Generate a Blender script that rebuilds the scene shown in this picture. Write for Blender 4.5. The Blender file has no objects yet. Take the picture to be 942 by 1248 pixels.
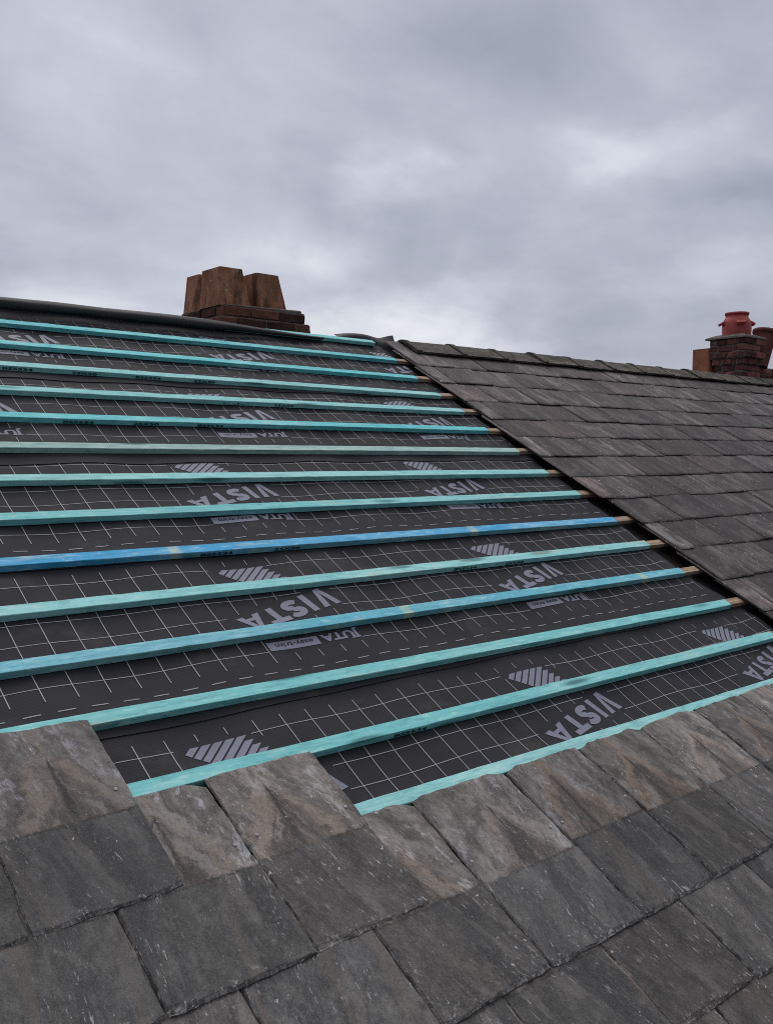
import bpy, bmesh, math, random
from math import sin, cos, pi, radians, sqrt, exp, floor
from mathutils import Matrix, Vector, noise

random.seed(11)
SC = bpy.context.scene
COL = SC.collection
PITCH = radians(29.103)            # roof slope
H = 6.0                            # height of the roof origin above the ground
ROOF = Matrix.Translation((0, 0, H)) @ Matrix.Rotation(PITCH, 4, 'X')   # (u along ridge, v up slope, n off the slope)
def N(x, y=0.0, z=0.0): return noise.noise(Vector((x, y, z)))
def FB(x, y=0.0, z=0.0, o=4): return noise.fractal(Vector((x, y, z)), 0.9, 2.0, o)
def smooth(a, b, x):
    t = max(0.0, min(1.0, (x-a)/(b-a))); return t*t*(3-2*t)

# ------------------------------------------------------------------ linking
def link(name, mesh, mats, parent=None, smooth_shade=False):
    o = bpy.data.objects.new(name, mesh); COL.objects.link(o)
    for m in (mats if isinstance(mats, (list, tuple)) else [mats]): mesh.materials.append(m)
    if smooth_shade: mesh.polygons.foreach_set('use_smooth', [True]*len(mesh.polygons))
    if parent: o.parent = parent
    return o
def tag(o, label, cat, group=None, kind=None):
    if kind: o['kind'] = kind
    if label: o['label'] = label
    if cat: o['category'] = cat
    if group: o['group'] = group
    return o
def empty(name, mw, label, cat, group=None):
    o = bpy.data.objects.new(name, None); COL.objects.link(o); o.matrix_world = mw
    o.empty_display_size = .1
    return tag(o, label, cat, group)
def pydata(name, V, F, mi=None, uv=None):
    m = bpy.data.meshes.new(name); m.from_pydata(V, [], F)
    if mi: m.polygons.foreach_set('material_index', mi)
    if uv:
        l = m.uv_layers.new(name='UVMap')
        flat = []
        for lp in m.loops: flat += uv[lp.vertex_index]
        l.data.foreach_set('uv', flat)
    m.update(); return m
def bm_mesh(name, bm):
    m = bpy.data.meshes.new(name); bm.normal_update(); bm.to_mesh(m); bm.free(); return m
def add_box(bm, c, s, rot=None, bevel=0.0, jit=0.0):
    g = bmesh.ops.create_cube(bm, size=1)
    vs = g['verts']
    for v in vs:
        p = Vector((v.co.x*s[0], v.co.y*s[1], v.co.z*s[2]))
        if jit: p += Vector((random.uniform(-jit, jit), random.uniform(-jit, jit), random.uniform(-jit, jit)))
        if rot: p = rot @ p
        v.co = p + Vector(c)
    if bevel:
        es = list({e for v in vs for e in v.link_edges})
        r = bmesh.ops.bevel(bm, geom=es, offset=bevel, segments=1, affect='EDGES', profile=.5)
        return r['faces']
    return list({f for v in vs for f in v.link_faces})

# ------------------------------------------------------------------ materials
class NT:
    def __init__(s, name):
        s.m = bpy.data.materials.new(name); s.m.use_nodes = True
        s.t = s.m.node_tree; s.b = s.t.nodes['Principled BSDF']
    def n(s, t, **k):
        x = s.t.nodes.new(t)
        for a, b in k.items(): setattr(x, a, b)
        return x
    def l(s, a, b): s.t.links.new(a, b)
    def val(s, inp, v):
        if isinstance(v, (int, float)): inp.default_value = v
        elif isinstance(v, (tuple, list)):
            inp.default_value = tuple(v) if len(v) == len(inp.default_value) else tuple(v)+(1,)
        else: s.l(v, inp)
    def math(s, op, a, b=0.0, c=None, clamp=False):
        x = s.n('ShaderNodeMath', operation=op, use_clamp=clamp); s.val(x.inputs[0], a); s.val(x.inputs[1], b)
        if c is not None: s.val(x.inputs[2], c)
        return x.outputs[0]
    def vmath(s, op, a, b):
        x = s.n('ShaderNodeVectorMath', operation=op); s.val(x.inputs[0], a); s.val(x.inputs[1], b); return x.outputs[0]
    def mix(s, f, a, b, mode='MIX'):
        x = s.n('ShaderNodeMix', data_type='RGBA', blend_type=mode); s.val(x.inputs[0], f)
        for i, v in ((6, a), (7, b)):
            if isinstance(v, (tuple, list)): x.inputs[i].default_value = tuple(v)+(1,) if len(v) == 3 else v
            else: s.l(v, x.inputs[i])
        return x.outputs[2]
    def noise(s, vec, scale, detail=4, rough=.55, dist=0.0):
        x = s.n('ShaderNodeTexNoise'); s.l(vec, x.inputs['Vector'])
        x.inputs['Scale'].default_value = scale; x.inputs['Detail'].default_value = detail
        x.inputs['Roughness'].default_value = rough; x.inputs['Distortion'].default_value = dist
        return x.outputs['Fac']
    def ramp(s, f, stops, interp='LINEAR'):
        x = s.n('ShaderNodeValToRGB'); s.val(x.inputs[0], f); r = x.color_ramp; r.interpolation = interp
        while len(r.elements) < len(stops): r.elements.new(.5)
        for e, (p, c) in zip(r.elements, stops):
            e.position = p; e.color = tuple(c)+(1,) if isinstance(c, (tuple, list)) else (c, c, c, 1)
        return x.outputs[0]
    def mapr(s, f, a, b, c=0.0, d=1.0, smoothstep=True):
        x = s.n('ShaderNodeMapRange'); x.interpolation_type = 'SMOOTHSTEP' if smoothstep else 'LINEAR'
        s.val(x.inputs[0], f)
        for i, v in zip((1, 2, 3, 4), (a, b, c, d)): s.val(x.inputs[i], v)
        return x.outputs[0]
    def scale(s, vec, v):
        x = s.n('ShaderNodeMapping'); s.l(vec, x.inputs['Vector']); x.inputs['Scale'].default_value = v; return x.outputs[0]
    def sep(s, vec):
        x = s.n('ShaderNodeSeparateXYZ'); s.l(vec, x.inputs[0]); return x.outputs
    def comb(s, a, b, c):
        x = s.n('ShaderNodeCombineXYZ')
        for i, v in enumerate((a, b, c)): s.val(x.inputs[i], v)
        return x.outputs[0]
    def attr(s, name):
        x = s.n('ShaderNodeAttribute', attribute_type='OBJECT', attribute_name=name); return x.outputs['Fac']
    def bump(s, h, strength, dist):
        x = s.n('ShaderNodeBump'); x.inputs['Strength'].default_value = strength; x.inputs['Distance'].default_value = dist
        s.l(h, x.inputs['Height']); return x
    def out(s, col, rough=.7, spec=.3, bump=None):
        s.val(s.b.inputs['Base Color'], col); s.val(s.b.inputs['Roughness'], rough)
        s.b.inputs['Specular IOR Level'].default_value = spec
        if bump: s.l(bump.outputs[0], s.b.inputs['Normal'])
        return s.m

def uv_plus_random(q, k=37.0):
    uv = q.n('ShaderNodeUVMap').outputs[0]
    rnd = q.n('ShaderNodeObjectInfo').outputs['Random']
    x, y, z = q.sep(uv)
    return q.comb(x, y, q.math('MULTIPLY', rnd, k)), x, y, rnd

def slate_material():
    """reclaimed roofing slate: grey where it used to be exposed, brown and chalky where other slates used to cover it"""
    q = NT('weathered_slate')
    P, x, y, rnd = uv_plus_random(q)
    sh = q.comb(q.math('ADD', q.sep(P)[0], q.math('MULTIPLY', q.sep(P)[1], q.math('MULTIPLY', q.math('SUBTRACT', rnd, .4), .5))), q.sep(P)[1], q.sep(P)[2])
    big = q.noise(q.scale(P, (5, 3, 1)), 1.0, 8, .62, .2)
    fine = q.noise(q.scale(sh, (120, 42, 1)), 1.0, 5, .7)
    grain = q.noise(q.scale(P, (330, 240, 1)), 1.0, 3, .7)
    mott = q.noise(q.scale(P, (22, 15, 1)), 1.0, 9, .72, .15)
    patch = q.noise(q.scale(sh, (8, 3.2, 1)), 1.0, 9, .68, .2)
    grey = q.ramp(big, [(.36, (.044, .043, .042)), (.5, (.082, .080, .076)), (.64, (.145, .139, .130))])
    grey = q.mix(q.mapr(patch, .52, .60, 0, .6), grey, (.034, .0335, .034))
    grey = q.mix(q.mapr(patch, .46, .38, 0, .6), grey, (.165, .156, .145))
    grey = q.mix(q.mapr(fine, .53, .64, 0, .42), grey, (.165, .160, .153))
    grey = q.mix(q.mapr(fine, .47, .37, 0, .42), grey, (.030, .029, .029))
    grey = q.mix(q.mapr(mott, .53, .64, 0, .42), grey, (.034, .033, .032))
    grey = q.mix(q.mapr(mott, .45, .37, 0, .35), grey, (.155, .145, .132))
    band = q.noise(q.scale(sh, (11, .7, 1)), 1.0, 5, .6, .2)       # lengthwise cleavage bands
    grey = q.mix(q.mapr(band, .555, .60, 0, .6), grey, (.040, .041, .044))
    grey = q.mix(q.mapr(band, .43, .36, 0, .5), grey, (.135, .112, .090))
    warp = q.math('MULTIPLY', q.math('SUBTRACT', q.noise(q.scale(P, (9, 7, 1)), 1.0, 6, .62), .5), .16)
    warp2 = q.math('MULTIPLY', q.math('SUBTRACT', q.noise(q.scale(P, (45, 45, 1)), 1.0, 5, .65), .5), .026)
    line = q.attr('stain')                                   # height above the tail where the old cover began
    jx = q.attr('joint')                                     # where the joint of the two old covering slates ran
    rust = q.attr('rust')
    yl = q.math('ADD', q.math('SUBTRACT', y, line), warp2)
    cov = q.mapr(yl, -.008, .012)
    pn = q.noise(q.scale(sh, (14, 7, 1)), 1.0, 9, .72, .25)
    pale = q.ramp(pn, [(.36, (.068, .062, .057)), (.47, (.130, .119, .108)), (.55, (.192, .177, .161)), (.64, (.28, .264, .243))])
    dx0 = q.math('ABSOLUTE', q.math('ADD', q.math('SUBTRACT', x, jx), q.math('MULTIPLY', warp2, .55)))
    dx = q.math('ABSOLUTE', q.math('ADD', q.math('SUBTRACT', x, jx), q.math('MULTIPLY', warp, .3)))
    rise = q.math('SUBTRACT', q.math('ADD', line, .245), y)
    half = q.math('MULTIPLY', q.math('POWER', q.math('MAXIMUM', rise, 0.0), .75), .40)   # water fan spreading below the joint
    fan = q.math('ADD', q.math('SUBTRACT', half, dx), q.math('ADD', warp, warp2))
    infan = q.mapr(fan, -.010, .022)
    inn = q.noise(q.scale(sh, (26, 6, 1)), 1.0, 8, .68, .15)
    inner = q.ramp(inn, [(.38, (.046, .042, .038)), (.5, (.098, .085, .073)), (.61, (.185, .152, .122))])
    inner = q.mix(q.math('MULTIPLY', rust, q.mapr(pn, .44, .58, 0, .55)), inner, (.190, .143, .108))
    tide = q.noise(q.comb(q.math('MULTIPLY', fan, 30.0), q.math('MULTIPLY', y, 5.0), q.math('ADD', q.math('MULTIPLY', x, 4.0), q.sep(P)[2])), 1.0, 6, .62, .15)
    rim = q.math('MULTIPLY', q.mapr(fan, -.034, .004), q.mapr(fan, .050, .010))
    body = q.mix(infan, pale, inner)
    near = q.mapr(q.math('ABSOLUTE', fan), .16, .05)
    body = q.mix(q.math('MULTIPLY', near, q.mapr(tide, .52, .63, 0, .66)), body, (.285, .264, .240))
    body = q.mix(q.math('MULTIPLY', near, q.mapr(tide, .47, .37, 0, .62)), body, (.060, .055, .051))
    body = q.mix(q.math('MULTIPLY', rim, q.mapr(mott, .38, .52, .15, .85)), body, q.mix(rust, (.26, .235, .205), (.27, .195, .142)))
    chalk = q.math('MULTIPLY', q.mapr(q.noise(q.scale(sh, (15, 8, 1)), 1.0, 10, .74, .3), .54, .61), q.mapr(fan, .05, -.02))
    body = q.mix(q.math('MULTIPLY', q.math('MULTIPLY', chalk, q.attr('chalk')), q.mapr(fine, .40, .56, .25, .95)), body, (.44, .435, .45))
    gapw = q.math('ADD', q.mapr(y, q.math('ADD', line, .24), line, .002, .015), .003)
    gap = q.math('MULTIPLY', q.mapr(dx0, gapw, 0.0), q.mapr(y, q.math('ADD', line, .25), q.math('ADD', line, .21)))
    body = q.mix(q.math('MULTIPLY', gap, .85), body, (.032, .030, .029))
    body = q.mix(q.mapr(fine, .47, .36, 0, .35), body, (.045, .041, .038))
    body = q.mix(q.mapr(fine, .54, .65, 0, .35), body, (.27, .25, .228))
    body = q.mix(q.mapr(mott, .54, .64, 0, .35), body, (.055, .050, .045))
    col = q.mix(cov, grey, body)
    el = q.math('MULTIPLY', q.mapr(q.math('ABSOLUTE', yl), .007, .0), q.mapr(mott, .38, .52))
    col = q.mix(q.math('MULTIPLY', el, .8), col, (.030, .029, .028))
    chip = q.n('ShaderNodeAttribute', attribute_type='GEOMETRY', attribute_name='chip').outputs['Fac']
    col = q.mix(q.math('MULTIPLY', q.mapr(chip, .05, .5), q.mapr(fine, .36, .6, .1, .75)), col, q.mix(q.mapr(mott, .46, .53), (.050, .048, .046), (.30, .292, .28)))
    dust = q.mapr(q.noise(q.scale(P, (6, 4.5, 1)), 1.0, 7, .66, .2), .52, .66, 0, .22)
    col = q.mix(dust, col, (.150, .146, .141))
    tail = q.math('MULTIPLY', q.mapr(y, .045, .004), q.mapr(q.noise(q.scale(P, (60, 60, 1)), 1.0, 5, .68), .58, .64))
    col = q.mix(q.math('MULTIPLY', tail, .8), col, (.40, .395, .385))
    # pale scratches and lichen specks running with the cleavage, in clusters
    scr = q.noise(q.scale(sh, (150, 26, 1)), 1.0, 4, .62, .3)
    where = q.noise(q.scale(P, (10, 6, 1)), 1.0, 4, .6)
    f = q.math('MULTIPLY', q.mapr(scr, .60, .66), q.mapr(where, .47, .60))
    col = q.mix(q.math('MULTIPLY', f, q.mapr(grain, .35, .6, .4, 1.0)), col, (.42, .415, .41))
    spots = q.noise(q.scale(P, (70, 52, 1)), 1.0, 4, .6, .3)
    f2 = q.math('MULTIPLY', q.mapr(spots, .665, .70), q.mapr(where, .42, .55))
    col = q.mix(q.math('MULTIPLY', f2, .9), col, (.48, .475, .465))
    col = q.mix(q.mapr(grain, .45, .7, 0, .30), col, (.19, .184, .176))
    col = q.mix(q.mapr(grain, .5, .3, 0, .45), col, (.025, .024, .024))
    col = q.mix(1.0, col, q.n('ShaderNodeObjectInfo').outputs['Color'], 'MULTIPLY')
    hh = q.math('ADD', q.math('MULTIPLY', fine, .7), q.math('MULTIPLY', mott, .9))
    hh = q.math('ADD', hh, q.math('MULTIPLY', patch, .9))
    hh = q.math('SUBTRACT', hh, q.math('MULTIPLY', q.math('MULTIPLY', gap, cov), .6))
    hh = q.math('ADD', hh, q.math('MULTIPLY', q.math('MULTIPLY', rim, cov), .5))
    return q.out(col, q.mapr(fine, .3, .7, .62, .82), .22, q.bump(hh, .8, .006))

def old_slate_material():
    q = NT('old_dark_slate')
    P, x, y, rnd = uv_plus_random(q, 61.0)
    st = q.noise(q.scale(P, (12, 1.5, 1)), 1.0, 8, .7, .4)
    bl = q.noise(q.scale(P, (4, 3, 1)), 1.0, 6, .6, .8)
    c = q.ramp(st, [(.35, (.024, .021, .0205)), (.47, (.053, .047, .045)), (.56, (.090, .081, .077)), (.66, (.19, .176, .168))])
    fi = q.noise(q.scale(P, (60, 14, 1)), 1.0, 6, .72, .2)
    c = q.mix(q.mapr(fi, .51, .62, 0, .5), c, (.030, .027, .027))
    c = q.mix(q.mapr(fi, .46, .37, 0, .35), c, (.16, .15, .145))
    c = q.mix(q.mapr(bl, .5, .60, 0, .7), c, (.030, .027, .026))
    c = q.mix(q.mapr(bl, .47, .38, 0, .45), c, (.165, .155, .148))
    c = q.mix(q.math('MULTIPLY', q.mapr(fi, .55, .42), q.mapr(rnd, .70, .95, 0, .65)), c, (.095, .058, .048))
    sp = q.noise(q.scale(P, (55, 45, 1)), 1.0, 2, .5)
    c = q.mix(q.math('MULTIPLY', q.mapr(sp, .67, .72), .8), c, (.36, .355, .34))
    c = q.mix(1.0, c, q.n('ShaderNodeObjectInfo').outputs['Color'], 'MULTIPLY')
    return q.out(c, .66, .25, q.bump(q.math('ADD', st, fi), .7, .006))

def batten_material():
    q = NT('stained_softwood')
    oi = q.n('ShaderNodeObjectInfo'); rnd = oi.outputs['Random']
    tc = q.n('ShaderNodeTexCoord').outputs['Object']
    off = q.math('MULTIPLY', rnd, 40.0)
    X, Y, Z = q.sep(tc)
    P = q.comb(q.math('ADD', X, off), q.math('ADD', Y, off), Z)
    grain = q.noise(q.scale(P, (2.2, 130, 130)), 1.0, 4, .6, .3)
    mott = q.noise(q.scale(P, (14, 60, 60)), 1.0, 7, .68, .3)
    fad = q.noise(q.scale(P, (1.0, 5, 5)), 1.0, 4, .55, .3)
    base = oi.outputs['Color']
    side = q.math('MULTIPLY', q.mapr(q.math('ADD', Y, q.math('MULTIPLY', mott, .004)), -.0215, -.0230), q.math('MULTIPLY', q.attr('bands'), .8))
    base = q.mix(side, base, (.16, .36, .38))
    c = q.mix(q.mapr(fad, .42, .62, 0, .3), base, q.mix(.6, base, (.55, .74, .70)))
    c = q.mix(q.mapr(mott, .52, .63, 0, .5), c, q.mix(.62, base, (.03, .17, .19)))
    c = q.mix(q.mapr(mott, .46, .36, 0, .35), c, (.62, .80, .73))
    c = q.mix(q.mapr(grain, .5, .64, 0, .5), c, q.mix(.5, base, (.05, .20, .22)))
    vo = q.n('ShaderNodeTexVoronoi'); q.l(q.scale(P, (2.6, 15, 15)), vo.inputs['Vector']); vo.inputs['Scale'].default_value = 1
    kn = q.math('MULTIPLY', q.mapr(q.math('ADD', vo.outputs['Distance'], q.math('MULTIPLY', q.math('SUBTRACT', mott, .5), .3)), .30, .10), q.mapr(q.sep(vo.outputs['Color'])[0], .42, .47))
    c = q.mix(q.math('MULTIPLY', kn, .75), c, (.03, .12, .13))
    # bare bands where the bundle strap kept the stain off
    fr = q.math('FRACT', q.math('ADD', q.math('MULTIPLY', X, .62), q.math('MULTIPLY', rnd, 5.0)))
    wob = q.math('ADD', fr, q.math('MULTIPLY', q.math('SUBTRACT', mott, .5), .02))
    bd = q.math('MULTIPLY', q.mapr(q.math('ABSOLUTE', q.math('SUBTRACT', wob, .5)), .020, .010), q.attr('bands'))
    c = q.mix(q.math('MULTIPLY', bd, q.mapr(mott, .35, .6, .75, .35)), c, (.50, .58, .40))
    worn = q.math('MULTIPLY', q.mapr(q.noise(q.scale(P, (3, 22, 22)), 1.0, 5, .7), .60, .68), .5)
    c = q.mix(worn, c, (.52, .50, .36))
    return q.out(c, .75, .2, q.bump(q.math('ADD', grain, q.math('MULTIPLY', mott, .5)), .3, .0012))

def bare_wood():
    q = NT('bare_old_wood')
    tc = q.n('ShaderNodeTexCoord').outputs['Object']
    oi = q.n('ShaderNodeObjectInfo')
    X, Y, Z = q.sep(tc)
    P = q.comb(q.math('ADD', X, q.math('MULTIPLY', oi.outputs['Random'], 30.0)), Y, Z)
    g = q.noise(q.scale(P, (3, 110, 110)), 1.0, 4, .6, .4)
    m = q.noise(q.scale(P, (20, 40, 40)), 1.0, 4)
    c = q.ramp(g, [(.3, (.17, .115, .075)), (.55, (.36, .27, .19)), (.75, (.50, .41, .31))])
    c = q.mix(q.mapr(m, .5, .75, 0, .6), c, (.16, .13, .105))
    return q.out(c, .8, .15, q.bump(g, .3, .001))

def membrane_material():
    q = NT('charcoal_membrane')
    uv = q.n('ShaderNodeUVMap').outputs[0]
    w = q.n('ShaderNodeTexWave', wave_type='BANDS', bands_direction='DIAGONAL'); q.l(uv, w.inputs['Vector'])
    w.inputs['Scale'].default_value = 34; w.inputs['Distortion'].default_value = .4
    w2 = q.n('ShaderNodeTexWave', wave_type='BANDS', bands_direction='X'); q.l(uv, w2.inputs['Vector'])
    w2.inputs['Scale'].default_value = 60; w2.inputs['Distortion'].default_value = .3
    d = q.noise(uv, 3.2, 6, .6)
    f = q.noise(uv, 90, 3, .6)
    c = q.ramp(d, [(.3, (.0180, .0188, .0232)), (.7, (.0262, .0272, .0328))])
    c = q.mix(q.math('MULTIPLY', w.outputs[1], .30), c, (.036, .037, .043))
    c = q.mix(q.mapr(f, .62, .8, 0, .2), c, (.07, .067, .064))
    du = q.noise(q.scale(uv, (2.2, 3.0, 1)), 1.0, 7, .7, .3)
    c = q.mix(q.mapr(du, .53, .66, 0, .38), c, (.070, .067, .064))
    h = q.math('ADD', q.math('MULTIPLY', w.outputs[1], .6), q.math('MULTIPLY', w2.outputs[1], .4))
    return q.out(c, .72, .12, q.bump(h, .25, .0012))

def print_material():
    q = NT('pale_print')
    uv = q.n('ShaderNodeUVMap').outputs[0]
    f = q.noise(uv, 120, 3, .6); g = q.noise(uv, 12, 4, .6)
    c = q.mix(q.mapr(f, .35, .7, 0, .5), (.185, .193, .250), (.135, .14, .185))
    c = q.mix(q.mapr(g, .5, .8, 0, .4), c, (.115, .12, .155))
    return q.out(c, .6, .25)

def line_material():
    q = NT('pale_grid_print')
    uv = q.n('ShaderNodeUVMap').outputs[0]
    g = q.noise(uv, 9, 4, .6)
    return q.out(q.mix(q.mapr(g, .4, .75, 0, .45), (.30, .30, .325), (.16, .16, .18)), .6, .25)

def brick_material(dark, mid, hot, name):
    q = NT(name)
    geo = q.n('ShaderNodeNewGeometry'); ri = geo.outputs['Random Per Island']
    tc = q.n('ShaderNodeTexCoord').outputs['Object']
    a = q.noise(tc, 9, 6, .65, .8); b = q.noise(tc, 60, 5, .7)
    c = q.ramp(q.math('ADD', q.math('MULTIPLY', a, .7), q.math('MULTIPLY', ri, .35)), [(.3, dark), (.55, mid), (.8, hot)])
    c = q.mix(q.mapr(b, .45, .75, 0, .6), c, tuple(k*.35 for k in dark))
    c = q.mix(q.mapr(b, .34, .24, 0, .5), c, (.20, .17, .15))
    return q.out(c, .9, .1, q.bump(q.math('ADD', b, a), .7, .008))

def simple(name, dark, light, scale=12, rough=.85, spec=.15, bump=.4, dist=.004, streak=None, coords='Object'):
    q = NT(name)
    tc = q.n('ShaderNodeTexCoord').outputs[coords]
    v = q.scale(tc, streak) if streak else tc
    a = q.noise(v, scale, 7, .65, .5); b = q.noise(tc, scale*6, 4, .6)
    c = q.ramp(a, [(.28, dark), (.72, light)])
    c = q.mix(q.mapr(b, .5, .8, 0, .5), c, tuple(k*.5 for k in dark))
    return q.out(c, rough, spec, q.bump(q.math('ADD', a, q.math('MULTIPLY', b, .5)), bump, dist))

def pot_material():
    q = NT('sooty_terracotta')
    tc = q.n('ShaderNodeTexCoord').outputs['Object']
    a = q.noise(q.scale(tc, (9, 9, 4)), 1.0, 8, .68, .3); b = q.noise(tc, 70, 5, .7); z = q.noise(q.scale(tc, (7, 7, 2.4)), 1.0, 6, .66, .2)
    c = q.ramp(a, [(.36, (.170, .080, .048)), (.5, (.265, .125, .074)), (.64, (.38, .195, .120))])
    c = q.mix(q.mapr(b, .5, .68, 0, .5), c, (.08, .042, .03))
    c = q.mix(q.mapr(z, .52, .62, 0, .8), c, (.045, .031, .026))
    c = q.mix(q.math('MULTIPLY', q.mapr(q.noise(tc, 26, 4, .6), .66, .70), .8), c, (.45, .40, .35))
    return q.out(c, .88, .12, q.bump(q.math('ADD', a, b), .35, .005))

def ridge_material():
    q = NT('lichen_ridge_tile')
    tc = q.n('ShaderNodeTexCoord').outputs['Object']; rnd = q.n('ShaderNodeObjectInfo').outputs['Random']
    v = q.vmath('ADD', tc, q.comb(q.math('MULTIPLY', rnd, 30.0), 0.0, 0.0))
    a = q.noise(v, 7, 7, .65, .5); b = q.noise(v, 60, 5, .7); l = q.noise(q.scale(v, (9, 22, 22)), 1.0, 7, .75, .8)
    c = q.ramp(a, [(.36, (.032, .029, .027)), (.62, (.095, .087, .078))])
    c = q.mix(q.mapr(b, .5, .8, 0, .5), c, (.03, .03, .03))
    c = q.mix(q.math('MULTIPLY', q.mapr(l, .53, .62), .6), c, (.23, .205, .145))
    return q.out(c, .85, .15, q.bump(q.math('ADD', a, b), .5, .006))

M = dict(
    slate=slate_material(), old=old_slate_material(), batten=batten_material(), wood=bare_wood(),
    memb=membrane_material(), prnt=print_material(), line=line_material(), ridge=ridge_material(),
    roll=simple('membrane_back', (.022, .022, .025), (.042, .042, .046), 6, .55, .2, .15, .002),
    ink=simple('black_stamp_ink', (.010, .030, .034), (.03, .075, .08), 40, .8, .1),
    deck=simple('sooty_boards', (.022, .019, .017), (.050, .043, .037), 8, .95, .05, streak=(1, 8, 8)),
    nail=simple('zinc_nail', (.16, .16, .16), (.40, .40, .39), 60, .45, .5),
    mortar=simple('old_mortar', (.085, .075, .065), (.19, .17, .15), 20, .95, .05, .6, .01),
    brickd=brick_material((.034, .021, .018), (.080, .040, .031), (.185, .075, .050), 'sooty_red_brick'),
    brickr=brick_material((.050, .028, .026), (.150, .062, .052), (.30, .130, .108), 'worn_red_brick'),
    pot=pot_material(),
    potr=simple('red_glazed_clay', (.22, .036, .032), (.44, .070, .060), 9, .5, .4, .2, .003),
    poto=simple('orange_terracotta', (.20, .082, .046), (.40, .170, .095), 10, .85, .12, .3, .004),
    wall=simple('house_brickwork', (.16, .07, .05), (.28, .13, .09), 14, .9, .1),
    ground=simple('ground_tarmac', (.040, .040, .042), (.065, .064, .062), 1.5, .9, .1),
)

# ------------------------------------------------------------------ camera (solved from the roof's own grid)
cam = bpy.data.cameras.new('camera'); co = bpy.data.objects.new('camera', cam); COL.objects.link(co)
R_, D_, F_ = Vector((.75950, -.65051, 0)), Vector((-.04126, -.04817, -.99799)), Vector((.64919, .75798, -.06342))
F_.normalize(); R_ = F_.cross(Vector((0, 0, 1))).normalized(); U_ = R_.cross(F_)
mw = Matrix((R_, U_, -F_)).transposed().to_4x4(); mw.translation = (-1.744, -2.140, 1.000+H)
co.matrix_world = mw
cam.sensor_fit = 'VERTICAL'; cam.sensor_height = 36; cam.sensor_width = 27.17
cam.lens = 36*1137.467/1248; cam.clip_start = .05; cam.clip_end = 4000
SC.camera = co

# ------------------------------------------------------------------ battens
# centre line of each: v at two u stations, tint, strap bands, right-hand end
TEAL, PALE, DEEP, GREY = (.19, .555, .560), (.265, .61, .605), (.125, .55, .59), (.30, .46, .42)
BLUE, SEA = (.060, .36, .65), (.13, .45, .56)
BT = [  # uL, vL, uR, vR, colour, bands, end, label
    (1.937, 3.712, 2.734, 3.700, TEAL, 0, 2.72, 'topmost green batten, its left length hidden under the membrane roll at the ridge'),
    (-.035, 3.449, 2.709, 3.385, DEEP, 0, 2.70, 'bright turquoise batten first below the membrane roll along the ridge'),
    (-.119, 3.167, 2.676, 3.084, DEEP, 0, 2.66, 'turquoise batten second below the membrane roll along the ridge'),
    (-.199, 2.900, 2.679, 2.822, PALE, 0, 2.665, 'pale aqua batten third below the ridge roll, long black stamp on its left end'),
    (-.280, 2.626, 2.701, 2.587, PALE, 0, 2.68, 'pale aqua batten fourth below the ridge roll, black stamp near its middle'),
    (-.363, 2.350, 2.684, 2.322, DEEP, 0, 2.665, 'strong turquoise stamped batten just above the faded grey green one'),
    (-.444, 2.077, 2.709, 2.047, GREY, 0, 2.69, 'faded grey green batten, the dullest of all, above a membrane lap'),
    (-.524, 1.811, 2.700, 1.779, PALE, 0, 2.69, 'pale aqua batten just below the faded grey green one'),
    (-.605, 1.537, 2.728, 1.524, TEAL, 0, 2.715, 'aqua batten just above the bright blue one'),
    (-.691, 1.252, 2.732, 1.231, BLUE, 1, 2.72, 'bright blue batten, the bluest on the roof, with pale strap bands'),
    (-.769, .989, 2.736, .980, PALE, 0, 2.72, 'pale aqua batten between the bright blue batten and the sea blue one'),
    (-.846, .730, 2.718, .716, SEA, 1, 2.70, 'sea blue batten with pale strap bands, second up from the topmost brown slate'),
    (-.927, .458, 2.731, .420, TEAL, 0, 2.72, 'aqua batten meeting the brown slate at the left, above a membrane lap'),
    (-.675, .172, 2.744, .146, TEAL, 0, 2.735, 'mottled aqua batten running behind the stepped brown slates'),
    (-.097, -.100, 2.312, -.120, PALE, 0, 2.74, 'lowest aqua batten, half covered by the heads of the grey slates'),
]
UL = -2.5
def bv(i, u):
    a, b, c, d = BT[i][:4]; return b+(d-b)*(u-a)/(c-a)
def batten_mesh(L, seed):
    nx = 90; prof = [(-.025, 0), (-.025, .0235), (-.0235, .025), (.0235, .025), (.025, .0235), (.025, 0)]
    V, F = [], []
    for i in range(nx+1):
        x = -L/2+L*i/nx
        dy = .0042*N(x*.6, seed)+.0008*N(x*6, seed+5); dz = .0012*N(x*.9, seed+9)
        for k, (y, z) in enumerate(prof):
            e = .0012*N(x*11, seed+k*3.1)+.0007*N(x*37, seed+k*5.1)
            V.append((x, y+dy+e*(1 if abs(y) > .024 else .3), z+(dz+e if z > 0 else 0)))
    n = len(prof)
    for i in range(nx):
        for k in range(n):
            a = i*n+k; b = i*n+(k+1) % n; F.append((a, b, b+n, a+n))
    F.append(tuple(range(n-1, -1, -1))); F.append(tuple(nx*n+k for k in range(n)))
    F = [f[::-1] for f in F]
    return pydata('batten', V, F)
def text_mesh(s, size, bold=0.0):
    c = bpy.data.curves.new('lettering', 'FONT'); c.body = s; c.size = size; c.offset = bold; c.resolution_u = 3
    c.align_x = 'LEFT'
    o = bpy.data.objects.new('lettering', c); m = bpy.data.meshes.new_from_object(o)
    V = [tuple(v.co) for v in m.vertices]; F = [tuple(p.vertices) for p in m.polygons]
    bpy.data.objects.remove(o); bpy.data.curves.remove(c); bpy.data.meshes.remove(m)
    return V, F
STAMP = [text_mesh('BS5534', .020, .0006), text_mesh('25X50', .020, .0006)]
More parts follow.
